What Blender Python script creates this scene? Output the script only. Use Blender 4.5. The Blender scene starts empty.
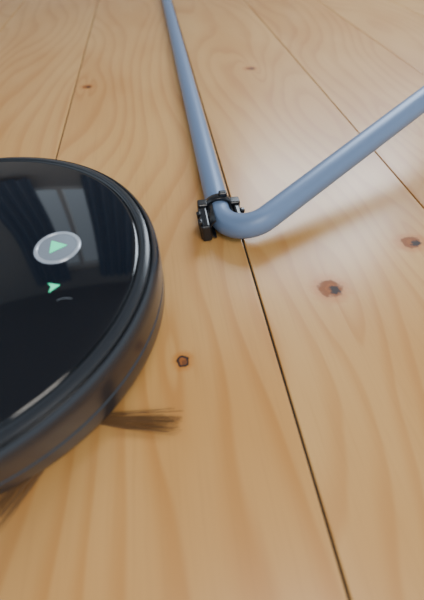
import bpy, bmesh, math, random
from mathutils import Vector, Matrix
random.seed(4)
S=bpy.context.scene
K=1.189
H=0.252
PA=math.radians(8.5)          # plank direction angle

# ---------------- helpers ----------------
def link(o,parent=None):
    S.collection.objects.link(o)
    if parent: o.parent=parent
    return o
def mesh_obj(name,verts,faces,mat=None,parent=None,smooth=False,mats=None,fm=None):
    me=bpy.data.meshes.new(name); me.from_pydata(verts,[],faces); me.update()
    o=bpy.data.objects.new(name,me)
    for m in (mats or ([mat] if mat else [])): me.materials.append(m)
    if fm:
        for p,i in zip(me.polygons,fm): p.material_index=i
    if smooth:
        for p in me.polygons: p.use_smooth=True
    return link(o,parent)
def pbr(name,col,rough=.5,metal=0,spec=.5,**kw):
    m=bpy.data.materials.new(name); m.use_nodes=True
    b=m.node_tree.nodes['Principled BSDF']
    b.inputs['Base Color'].default_value=(*col,1); b.inputs['Roughness'].default_value=rough
    b.inputs['Metallic'].default_value=metal; b.inputs['Specular IOR Level'].default_value=spec
    for k,v in kw.items(): b.inputs[k.replace('_',' ')].default_value=v
    return m
def noise_bump(m,scale=300,strength=.1,dist=.0005,rough_var=0):
    nt=m.node_tree; b=nt.nodes['Principled BSDF']
    tc=nt.nodes.new('ShaderNodeTexCoord'); n=nt.nodes.new('ShaderNodeTexNoise'); n.inputs['Scale'].default_value=scale
    bp=nt.nodes.new('ShaderNodeBump'); bp.inputs['Strength'].default_value=strength; bp.inputs['Distance'].default_value=dist
    nt.links.new(tc.outputs['Object'],n.inputs['Vector']); nt.links.new(n.outputs['Fac'],bp.inputs['Height'])
    nt.links.new(bp.outputs['Normal'],b.inputs['Normal'])
    return m
def lathe(name,prof,mat,parent,n=160,loc=(0,0,0),smooth_angle=35,cap=True):
    v=[];f=[]
    for r,z in prof:
        for i in range(n):
            a=2*math.pi*i/n; v.append((r*math.cos(a),r*math.sin(a),z))
    for j in range(len(prof)-1):
        for i in range(n):
            k=(i+1)%n; f.append((j*n+i,j*n+k,(j+1)*n+k,(j+1)*n+i))
    if cap:
        f.append(tuple(range(n))[::-1]); f.append(tuple((len(prof)-1)*n+i for i in range(n)))
    o=mesh_obj(name,v,f,mat,parent,True)
    o.location=loc
    bm=bmesh.new(); bm.from_mesh(o.data); bmesh.ops.recalc_face_normals(bm,faces=bm.faces)
    for e in bm.edges:
        if len(e.link_faces)==2 and e.calc_face_angle(0)>math.radians(smooth_angle): e.smooth=False
    bm.to_mesh(o.data); bm.free()
    return o
def rbox(name,sx,sy,sz,mat,parent=None,loc=(0,0,0),rot=(0,0,0),bev=.002,seg=3):
    bm=bmesh.new(); bmesh.ops.create_cube(bm,size=1)
    bmesh.ops.scale(bm,vec=(sx,sy,sz),verts=bm.verts)
    if bev: bmesh.ops.bevel(bm,geom=list(bm.edges),offset=bev,segments=seg,affect='EDGES',profile=.5)
    me=bpy.data.meshes.new(name); bm.to_mesh(me); bm.free()
    me.materials.append(mat); o=bpy.data.objects.new(name,me)
    o.location=loc; o.rotation_euler=rot
    return link(o,parent)
def sweep(name,pts,rad,mat,parent=None,n=28,cap=True):
    v=[];f=[];N=len(pts); pts=[Vector(p) for p in pts]
    prev=None
    for i,p in enumerate(pts):
        t=(pts[min(i+1,N-1)]-pts[max(i-1,0)]).normalized()
        if prev is None:
            up=Vector((0,0,1)) if abs(t.z)<.9 else Vector((1,0,0))
            a=t.cross(up).normalized()
        else: a=(prev-t*prev.dot(t)).normalized()
        b=t.cross(a); prev=a
        r=rad[i] if isinstance(rad,list) else rad
        for k in range(n):
            an=2*math.pi*k/n; v.append(tuple(p+r*(a*math.cos(an)+b*math.sin(an))))
    for i in range(N-1):
        for k in range(n):
            l=(k+1)%n; f.append((i*n+k,i*n+l,(i+1)*n+l,(i+1)*n+k))
    if cap: f.append(tuple(range(n))[::-1]); f.append(tuple((N-1)*n+k for k in range(n)))
    return mesh_obj(name,v,f,mat,parent,True)
def fillet(points,radii,seg=20):
    P=[Vector(p) for p in points]; out=[P[0]]
    for i in range(1,len(P)-1):
        a=(P[i-1]-P[i]).normalized(); b=(P[i+1]-P[i]).normalized()
        ang=a.angle(b); R=radii[i-1]; d=R/math.tan(ang/2)
        c=P[i]+(a+b).normalized()*(R/math.sin(ang/2))
        s=P[i]+a*d-c; e=P[i]+b*d-c; tot=s.angle(e)
        for k in range(seg+1):
            t=k/seg
            out.append(c+(s*math.sin((1-t)*tot)+e*math.sin(t*tot))/math.sin(tot))
    out.append(P[-1]); 
    res=[]
    for i in range(len(out)-1):
        L=(out[i+1]-out[i]).length; m=max(1,int(L/.02))
        for k in range(m): res.append(out[i].lerp(out[i+1],k/m))
    res.append(out[-1]); return res

# ---------------- pine floor ----------------
U0=.0633; PW=.2037
KN=[(.1263,.148,.0108,.0096,.0,1.0),(.2257,.1907,.0112,.0078,.0,1.0),(-.007,.0986,.0050,.0048,1.0,.75),
    (-.12,.62,.008,.007,0,1),(.17,.66,.009,.007,0,1),(.34,.42,.008,.006,0,1),(.38,.02,.009,.007,0,1)]
fm=bpy.data.materials.new('pine_wood'); fm.use_nodes=True
nt=fm.node_tree; N=nt.nodes; L=nt.links; B=N['Principled BSDF']
def math_(op,a,b=None,c=None,clamp=False):
    n=N.new('ShaderNodeMath'); n.operation=op; n.use_clamp=clamp
    for i,x in enumerate((a,b,c)):
        if x is None: continue
        if isinstance(x,(int,float)): n.inputs[i].default_value=x
        else: L.new(x,n.inputs[i])
    return n.outputs[0]
def comb(x,y,z):
    n=N.new('ShaderNodeCombineXYZ')
    for i,q in enumerate((x,y,z)):
        if isinstance(q,(int,float)): n.inputs[i].default_value=q
        else: L.new(q,n.inputs[i])
    return n.outputs[0]
def noise(vec,scale,detail=2,rough=.5):
    n=N.new('ShaderNodeTexNoise'); n.inputs['Scale'].default_value=scale; n.inputs['Detail'].default_value=detail; n.inputs['Roughness'].default_value=rough
    L.new(vec,n.inputs['Vector']); return n.outputs['Fac']
def mix(f,a,b):
    n=N.new('ShaderNodeMix'); n.data_type='RGBA'
    if isinstance(f,(int,float)): n.inputs[0].default_value=f
    else: L.new(f,n.inputs[0])
    for i,q in ((6,a),(7,b)):
        if isinstance(q,tuple): n.inputs[i].default_value=(*q,1)
        else: L.new(q,n.inputs[i])
    return n.outputs[2]
def sstep(x,a,b):
    n=N.new('ShaderNodeMapRange'); n.interpolation_type='SMOOTHSTEP'
    L.new(x,n.inputs[0]); n.inputs[1].default_value=a; n.inputs[2].default_value=b
    return n.outputs[0]
tc=N.new('ShaderNodeTexCoord'); sx=N.new('ShaderNodeSeparateXYZ'); L.new(tc.outputs['Object'],sx.inputs[0])
X,Y=sx.outputs[0],sx.outputs[1]
idx=math_('FLOOR',math_('DIVIDE',math_('SUBTRACT',X,U0),PW))
iz=math_('MULTIPLY',idx,5.37)
warp=noise(comb(math_('MULTIPLY',X,5),math_('MULTIPLY',Y,1.6),iz),1.0,1,.4)
fine=noise(comb(math_('MULTIPLY',X,30),math_('MULTIPLY',Y,5),iz),1.0,2,.5)
field=math_('ADD',math_('MULTIPLY',X,30),math_('ADD',math_('MULTIPLY',warp,13),math_('MULTIPLY',fine,.6)))
knotcore=None
for (kx,ky,ra,rb,dk,amp) in KN:
    ex=math_('SUBTRACT',X,kx); ey=math_('SUBTRACT',Y,ky)
    g=math_('ADD',math_('POWER',math_('ABSOLUTE',math_('DIVIDE',ex,.028)),2),math_('POWER',math_('ABSOLUTE',math_('DIVIDE',ey,.06)),2))
    bend=math_('MULTIPLY',math_('EXPONENT',math_('MULTIPLY',g,-1)),1.5*amp)
    side=math_('TANH',math_('DIVIDE',ex,.008))
    field=math_('SUBTRACT',field,math_('MULTIPLY',bend,side))
    d=math_('SQRT',math_('ADD',math_('POWER',math_('ABSOLUTE',math_('DIVIDE',ex,ra)),2),math_('POWER',math_('ABSOLUTE',math_('DIVIDE',ey,rb)),2)))
    d=math_('ADD',d,math_('MULTIPLY',math_('SUBTRACT',noise(tc.outputs['Object'],160,2),.5),.9))
    core=math_('SUBTRACT',1,sstep(d,.75,1.1)); halo=math_('SUBTRACT',1,sstep(d,.9,2.1))
    ring=math_('MULTIPLY',core,math_('ADD',math_('MULTIPLY',math_('SINE',math_('MULTIPLY',d,14)),.5),.5))
    d2_=math_('SQRT',math_('ADD',math_('POWER',math_('ABSOLUTE',math_('DIVIDE',math_('ADD',ex,-ra*.30),ra)),2),math_('POWER',math_('ABSOLUTE',math_('DIVIDE',math_('ADD',ey,rb*.30),rb)),2)))
    d2_=math_('ADD',d2_,math_('MULTIPLY',math_('SUBTRACT',noise(tc.outputs['Object'],230,2),.5),.9))
    dc=math_('SUBTRACT',1,sstep(d2_,.30,.62))
    rim=math_('MULTIPLY',core,sstep(d,.5,.85))
    dd=math_('MAXIMUM',math_('MULTIPLY',dc,1.0 if dk==0 else .5),math_('MULTIPLY',rim,.3 if dk==0 else 1.8))
    if knotcore is None: knotcore,knothalo,knotring,darkcore=core,halo,ring,dd
    else:
        knotcore=math_('MAXIMUM',knotcore,core); knothalo=math_('MAXIMUM',knothalo,halo)
        knotring=math_('MAXIMUM',knotring,ring); darkcore=math_('MAXIMUM',darkcore,dd,clamp=True)
saw=math_('FRACT',field)
late=math_('MULTIPLY',sstep(saw,.35,.85),math_('SUBTRACT',1,sstep(saw,.86,1.0)))
fib=noise(comb(math_('MULTIPLY',X,420),math_('MULTIPLY',Y,14),iz),1.0,3,.6)
blot=noise(comb(math_('MULTIPLY',X,9),math_('MULTIPLY',Y,4),iz),1.0,2,.5)
c=mix(sstep(blot,.3,.7),(.66,.365,.122),(.585,.288,.078))
stren=math_('MULTIPLY',late,math_('ADD',math_('MULTIPLY',blot,.68),.06))
c=mix(stren,c,(.45,.165,.028))
c=mix(math_('MULTIPLY',sstep(fib,.45,.75),.17),c,(.40,.18,.05))
wn=N.new('ShaderNodeTexWhiteNoise'); wn.noise_dimensions='1D'; L.new(idx,wn.inputs['W'])
c=mix(math_('MULTIPLY',wn.outputs['Value'],.15),c,(.70,.42,.17))
c=mix(math_('MULTIPLY',knothalo,.7),c,(.50,.16,.012))
c=mix(math_('MULTIPLY',knotcore,.95),c,(.32,.085,.004))
c=mix(math_('MULTIPLY',knotring,.4),c,(.17,.04,.003))
c=mix(math_('MULTIPLY',darkcore,.97,clamp=True),c,(.015,.005,.002))
L.new(c,B.inputs['Base Color'])
# knots are resinous and a little rougher: less sheen over them
L.new(math_('ADD',.36,math_('MULTIPLY',knotcore,.2)),B.inputs['Roughness']); B.inputs['Specular IOR Level'].default_value=.5
L.new(math_('MULTIPLY',.25,math_('SUBTRACT',1,knotcore)),B.inputs['Coat Weight']); B.inputs['Coat Roughness'].default_value=.22
bp=N.new('ShaderNodeBump'); bp.inputs['Strength'].default_value=.25; bp.inputs['Distance'].default_value=.0004
L.new(math_('ADD',math_('MULTIPLY',stren,.6),math_('MULTIPLY',fib,.3)),bp.inputs['Height']); L.new(bp.outputs[0],B.inputs['Normal'])

gm=pbr('seam_dirt',(.030,.022,.016),.9); 
v=[];f=[];fi=[]
def prism(prof,y0,y1,mi):
    b=len(v); n=len(prof)
    for y in (y0,y1):
        for x,z in prof: v.append((x,y,z))
    for i in range(n):
        j=(i+1)%n; f.append((b+i,b+n+i,b+n+j,b+j)); fi.append(mi)
    f.append(tuple(b+i for i in range(n))); fi.append(mi); f.append(tuple(b+n+n-1-i for i in range(n))); fi.append(mi)
YF=1.6
for k in range(-10,11):
    a=U0+k*PW+.0009; b=a+PW-.0018; e=.0009
    prism([(a,-.02),(a,-e),(a+e*.35,-e*.3),(a+e,0),(b-e,0),(b-e*.35,-e*.3),(b,-e),(b,-.02)],-1.2,YF,0)
prism([(U0-10*PW,-.03),(U0-10*PW,-.0022),(U0+11*PW,-.0022),(U0+11*PW,-.03)],-1.2,YF,1)
floor=mesh_obj('floor',v,f,mats=[fm,gm],fm=fi); floor.rotation_euler=(0,0,PA); floor.scale=(K,K,1)
bm=bmesh.new(); bm.from_mesh(floor.data); bmesh.ops.recalc_face_normals(bm,faces=bm.faces); bm.to_mesh(floor.data); bm.free()

# ---------------- room: back wall, ceiling, windows, curtain ----------------
wm=noise_bump(pbr('wall_plaster',(.45,.44,.42),.85),120,.25,.001)
cm=noise_bump(pbr('ceiling_plaster',(.30,.30,.30),.9),100,.2,.001)
tm=pbr('trim_paint',(.78,.77,.74),.45)
YW=YF*K
def F(u,vv,z): return (u*math.cos(PA)-vv*math.sin(PA), u*math.sin(PA)+vv*math.cos(PA), z)
def fbox(name,u0,u1,v0,v1,z0,z1,mat,parent=None,bev=0):
    return rbox(name,u1-u0,v1-v0,z1-z0,mat,parent,F((u0+u1)/2,(v0+v1)/2,(z0+z1)/2),(0,0,PA),bev)
ul,ur=(U0-10*PW)*K,(U0+11*PW)*K
wins=[(-1.0,-.25),(.45,1.9)]; WZ0,WZ1=.9,2.05
e=bpy.data.objects.new('wall_back',None); link(e)
fbox('lower',ul,ur,YW,YW+.1,-.03,WZ0,wm,e); fbox('upper',ul,ur,YW,YW+.1,WZ1,2.4,wm,e)
fbox('left_part',ul,wins[0][0],YW,YW+.1,WZ0,WZ1,wm,e); fbox('mid_part',wins[0][1],wins[1][0],YW,YW+.1,WZ0,WZ1,wm,e); fbox('right_part',wins[1][1],ur,YW,YW+.1,WZ0,WZ1,wm,e)
fbox('baseboard_back',ul,ur,YW-.012,YW,0,.07,tm,None,.003)
fbox('ceiling',ul,ur,-1.4,YW+.1,2.4,2.45,cm)
for i,(a0,a1) in enumerate(wins):
    w=bpy.data.objects.new('window_%d'%(i+1),None); link(w)
    for nm,a in (('frame_bottom',(a0,a1,WZ0,WZ0+.05)),('frame_top',(a0,a1,WZ1-.05,WZ1)),('frame_left',(a0,a0+.05,WZ0+.05,WZ1-.05)),
             ('frame_right',(a1-.05,a1,WZ0+.05,WZ1-.05)),('mullion',((a0+a1)/2-.02,(a0+a1)/2+.02,WZ0+.05,WZ1-.05))):
        fbox(nm,a[0],a[1],YW+.02,YW+.08,a[2],a[3],tm,w,.002)
cu=pbr('curtain_fabric',(.20,.24,.32),.9)
def curtain(name,u0,u1):
    vv=[];ff=[];n=90
    for j,z in enumerate((.75,1.3,1.75,2.15)):
        for i in range(n+1):
            t=i/n; uu=u0+(u1-u0)*t
            yy=YW-.07+.022*math.sin(t*(u1-u0)*75+.2*j)+.006*math.sin(t*31+j)
            vv.append(F(uu,yy,z))
    for j in range(3):
        for i in range(n): ff.append((j*(n+1)+i,j*(n+1)+i+1,(j+1)*(n+1)+i+1,(j+1)*(n+1)+i))
    return mesh_obj(name,vv,ff,cu,None,True)
curtain('curtain',-1.15,-.75); curtain('curtain.001',-.42,-.05)

# ---------------- robot vacuum ----------------
RC=(-.2075,.1610)
rob=bpy.data.objects.new('robot_vacuum',None); link(rob); rob.location=(RC[0],RC[1],0)
RS=1.035; rob.scale=(RS,RS,RS)
glass=pbr('black_glass',(.002,.004,.008),.05,0,.7)
plast=noise_bump(pbr('black_plastic',(.010,.012,.015),.32),900,.1,.0002)
bump_=noise_bump(pbr('bumper_plastic',(.018,.021,.027),.24),900,.1,.0002)
rubber=pbr('soft_rubber',(.01,.01,.01),.7)
ringm=pbr('rim_grey',(.020,.024,.030),.22)
lathe('body',[(.135,.010),(.148,.011),(.1515,.014),(.1535,.020),(.1535,.064),(.150,.0665),(.142,.0668)],plast,rob)
lathe('bumper',[(.1540,.014),(.1560,.0145),(.1578,.017),(.1584,.022),(.1584,.034),(.1572,.0352),(.1572,.0375),(.1588,.039),(.1592,.056),(.1588,.062),(.1572,.0665),(.1552,.0685),(.1540,.0680),(.1537,.064)],bump_,rob,cap=False)
lathe('top_rim',[(.1505,.0600),(.1528,.0685),(.1520,.0700),(.1490,.0712),(.1460,.0712),(.1448,.0704),(.1440,.0690)],ringm,rob,cap=False)
lathe('top_plate',[(.1436,.060),(.1436,.0700),(.1428,.0707),(.1413,.0710),(.05,.0712),(.002,.0712)],glass,rob)
TZ=.0712
def RL(x,y): return (x-RC[0])/RS,(y-RC[1])/RS
bx,by=RL(-.1255,.181)
btn=pbr('button_silver',(.48,.52,.58),.3,.3)
btn2=pbr('button_face',(.27,.31,.36),.25,.2)
green=pbr('led_green',(.08,.8,.45),.4); gb=green.node_tree.nodes['Principled BSDF']; gb.inputs['Emission Color'].default_value=(.05,.8,.36,1); gb.inputs['Emission Strength'].default_value=.7
q=1.28
lathe('button_ring',[(.0116*q,TZ-.002),(.0116*q,TZ+.0004),(.0121*q,TZ+.0010),(.0132*q,TZ+.0010),(.0139*q,TZ+.0003),(.0139*q,TZ-.002)],btn,rob,64,(bx,by,0),cap=False)
lathe('button_face',[(.0116*q,TZ-.002),(.0115*q,TZ+.0002),(.001,TZ+.0005)],btn2,rob,64,(bx,by,0))
def flat(name,polys,mat,cx,cy,ang,z0,th=.00035):
    vv=[];ff=[]
    for P in polys:
        b=len(vv);n=len(P)
        for z in (z0,z0+th):
            for x,y in P:
                vv.append((cx+x*math.cos(ang)-y*math.sin(ang),cy+x*math.sin(ang)+y*math.cos(ang),z))
        ff.append(tuple(b+n+i for i in range(n))); ff.append(tuple(b+n-1-i for i in range(n)))
        for i in range(n): j=(i+1)%n; ff.append((b+i,b+j,b+n+j,b+n+i))
    return mesh_obj(name,vv,ff,mat,rob)
flat('play_icon',[[(-.0052,-.0068),(.0072,0),(-.0052,.0068)]],green,bx,by+.0005,math.radians(10),TZ+.0005)
def arc(r0,r1,a0,a1,n=10):
    A=[(r1*math.cos(a0+(a1-a0)*i/n),r1*math.sin(a0+(a1-a0)*i/n)) for i in range(n+1)]
    Bq=[(r0*math.cos(a1+(a0-a1)*i/n),r0*math.sin(a1+(a0-a1)*i/n)) for i in range(n+1)]
    return A+Bq
wx,wy=RL(-.1170,.1400)
flat('arrow_indicator',[[(-.0050,.0),(.0030,-.0044),(.0012,0),(.0030,.0044)]],green,wx,wy,math.radians(200),TZ)
prn=pbr('white_print',(.16,.18,.20),.4)
mx,my=RL(-.1040,.1215)
flat('printed_mark',[arc(.0098,.0102,math.radians(60),math.radians(120))],prn,mx,my-.002,math.radians(8),TZ)
def wheel(name,x,y,r,w,rot=0):
    o=lathe(name,[(r*.6,-w/2),(r*.92,-w/2),(r,-w/2+.002),(r,w/2-.002),(r*.92,w/2),(r*.6,w/2)],rubber,rob,40,(x,y,r))
    o.rotation_euler=(math.pi/2,0,rot); return o
wheel('drive_wheel_left',-.085,0,.030,.018,math.pi/2-.3); wheel('drive_wheel_right',.05,-.07,.030,.018,math.pi/2-.3)
wheel('caster',.095,.075,.012,.014)
br=pbr('brush_bristle',(.17,.08,.026),.6)
hx,hy=RL(-.105,.064)
lathe('side_brush_hub',[(.004,.0035),(.011,.004),(.012,.007),(.010,.012),(.004,.013)],rubber,rob,32,(hx,hy,0))
vs=[];fs=[]
for t in range(3):
    ang=math.radians(-2+120*t)
    for i in range(58):
        a=ang+random.gauss(0,.045); Ln=.077+random.uniform(-.012,.003)
        z1=.0012+random.uniform(0,.003); wd=.00024
        d=Vector((math.cos(a),math.sin(a),0)); n=Vector((-d.y,d.x,0))
        off=n*random.uniform(-.0050,.0050)
        p0=Vector((hx,hy,.008))+d*.008+off*.5; p1=Vector((hx,hy,.0035))+d*Ln*.5+off; p2=Vector((hx,hy,z1))+d*Ln+off*1.3
        b=len(vs)
        for p,s in ((p0,1),(p1,1),(p2,.4)):
            for qq in (n*wd*s,Vector((0,0,wd*1.5*s)),-n*wd*s): vs.append(tuple(p+qq))
        for j in range(2):
            for k in range(3):
                l=(k+1)%3; fs.append((b+3*j+k,b+3*j+l,b+3*j+3+l,b+3*j+3+k))
mesh_obj('side_brush_bristles',vs,fs,br,rob)

# ---------------- chair frame (tubular steel) with floor glide ----------------
R=.0118
steel=noise_bump(pbr('blue_grey_steel',(.16,.235,.38),.42,.15),500,.06,.0003)
ch=bpy.data.objects.new('tubular_chair_frame',None); link(ch); ch.scale=(K,K,K)
C0=Vector((.0146,.202,R+.0012))
d2=Vector((.1437,.1117,.0383)); d1=Vector((-.0272,.185,0)).normalized()
far=C0+d1*1.18
pts=[C0+d2*3.6+Vector((0,0,.28)), C0+d2*3.4, C0, far, far+Vector((.42,.06,.0)), far+Vector((.45,.065,.3))]
sweep('steel_tube',fillet(pts,[.06,.028,.05,.05],24),R,steel,ch,32)
blk=noise_bump(pbr('black_glide_plastic',(.010,.011,.014),.26),700,.1,.0003)
def glide(pref,center,dirv):
    g=bpy.data.objects.new(pref,None); link(g,ch); g.location=center
    g.rotation_euler=(0,0,math.atan2(dirv.y,dirv.x)-math.pi/2)
    def cclip(nm,y0,y1,ro,ri,a0,a1):
        n=30;vv=[];ff=[]
        for y in (y0,y0+.0012,y1-.0012,y1):
            rr=ro-(.0010 if y in (y0,y1) else 0)
            for i in range(n+1):
                a=a0+(a1-a0)*i/n; vv.append((rr*math.cos(a),y,rr*math.sin(a)))
            for i in range(n+1):
                a=a0+(a1-a0)*i/n; vv.append((ri*math.cos(a),y,ri*math.sin(a)))
        m=2*(n+1)
        for s in range(3):
            for i in range(n):
                ff.append((s*m+i,s*m+i+1,(s+1)*m+i+1,(s+1)*m+i))
                ff.append((s*m+n+1+i+1,s*m+n+1+i,(s+1)*m+n+1+i,(s+1)*m+n+1+i+1))
            for i in (0,n): ff.append((s*m+i,(s+1)*m+i,(s+1)*m+n+1+i,s*m+n+1+i))
        for s in (0,3):
            for i in range(n): ff.append((s*m+i,s*m+i+1,s*m+n+2+i,s*m+n+1+i))
        o=mesh_obj(nm,vv,ff,blk,g,True)
        bm=bmesh.new(); bm.from_mesh(o.data); bmesh.ops.recalc_face_normals(bm,faces=bm.faces); bm.to_mesh(o.data); bm.free()
        es=o.modifiers.new('es','EDGE_SPLIT'); es.split_angle=math.radians(40)
    cclip('clip_upper',.009,.0175,R+.0034,R+.0001,math.radians(-50),math.radians(230))
    cclip('clip_lower',-.018,.0085,R+.0022,R+.0001,math.radians(-60),math.radians(42))
    cclip('clip_side',-.018,.0085,R+.0022,R+.0001,math.radians(125),math.radians(240))
    for s in (-1,1):
        t='l' if s<0 else 'r'
        rbox('foot_block_'+t,.0095 if s<0 else .0072,.033,.0195,blk,g,(s*(R+.0044),-.004,-R+.0086),(0,math.radians(6*s),0),.0024)
        rbox('foot_rib_'+t,.0044,.006,.022,blk,g,(s*(R+.0086),-.014,-R+.0102),(0,math.radians(8*s),0),.0012)
        rbox('foot_rib2_'+t,.0044,.005,.020,blk,g,(s*(R+.0086),.000,-R+.0092),(0,math.radians(8*s),0),.0012)
        rbox('lug_'+t,.0105,.010,.009,blk,g,(s*(R+.0042),.0132,.0045),(0,0,0),.0018)
    rbox('tab',.008,.006,.005,blk,g,(.004,.0140,R+.0040),(0,0,0),.0014)
    return g
glide('floor_glide',C0+d1*.043,d1)

# ---------------- light ----------------
wd=bpy.data.worlds.new('World'); S.world=wd; wd.use_nodes=True
bg=wd.node_tree.nodes['Background']; bg.inputs[0].default_value=(.76,.88,1,1); bg.inputs[1].default_value=1.3
def area(name,loc,target,size,sy,power,col):
    l=bpy.data.lights.new(name,'AREA'); l.shape='RECTANGLE'; l.size=size; l.size_y=sy; l.energy=power; l.color=col
    o=bpy.data.objects.new(name,l); link(o); o.location=loc
    o.rotation_euler=(Vector(target)-Vector(loc)).to_track_quat('-Z','Y').to_euler(); return o
area('window_light',F(1.17,YW+.25,1.5),(.2,.2,0),1.4,1.1,72,(.80,.90,1))
area('overhead_fill',(.5,-.9,2.2),(0,.2,0),.9,.9,25,(1,.93,.84))  # added warm fill from above, makes up the floor light; no actual fixture

# ---------------- camera ----------------
cam=bpy.data.cameras.new('camera'); co=bpy.data.objects.new('camera',cam); link(co)
co.location=(0,0,H); co.rotation_euler=(math.radians(90-54.3),0,0)
cam.sensor_fit='VERTICAL'; cam.sensor_height=36; cam.lens=308/600*36
cam.clip_start=.005
cam.dof.use_dof=True; cam.dof.focus_distance=.345; cam.dof.aperture_fstop=3.2
S.camera=co
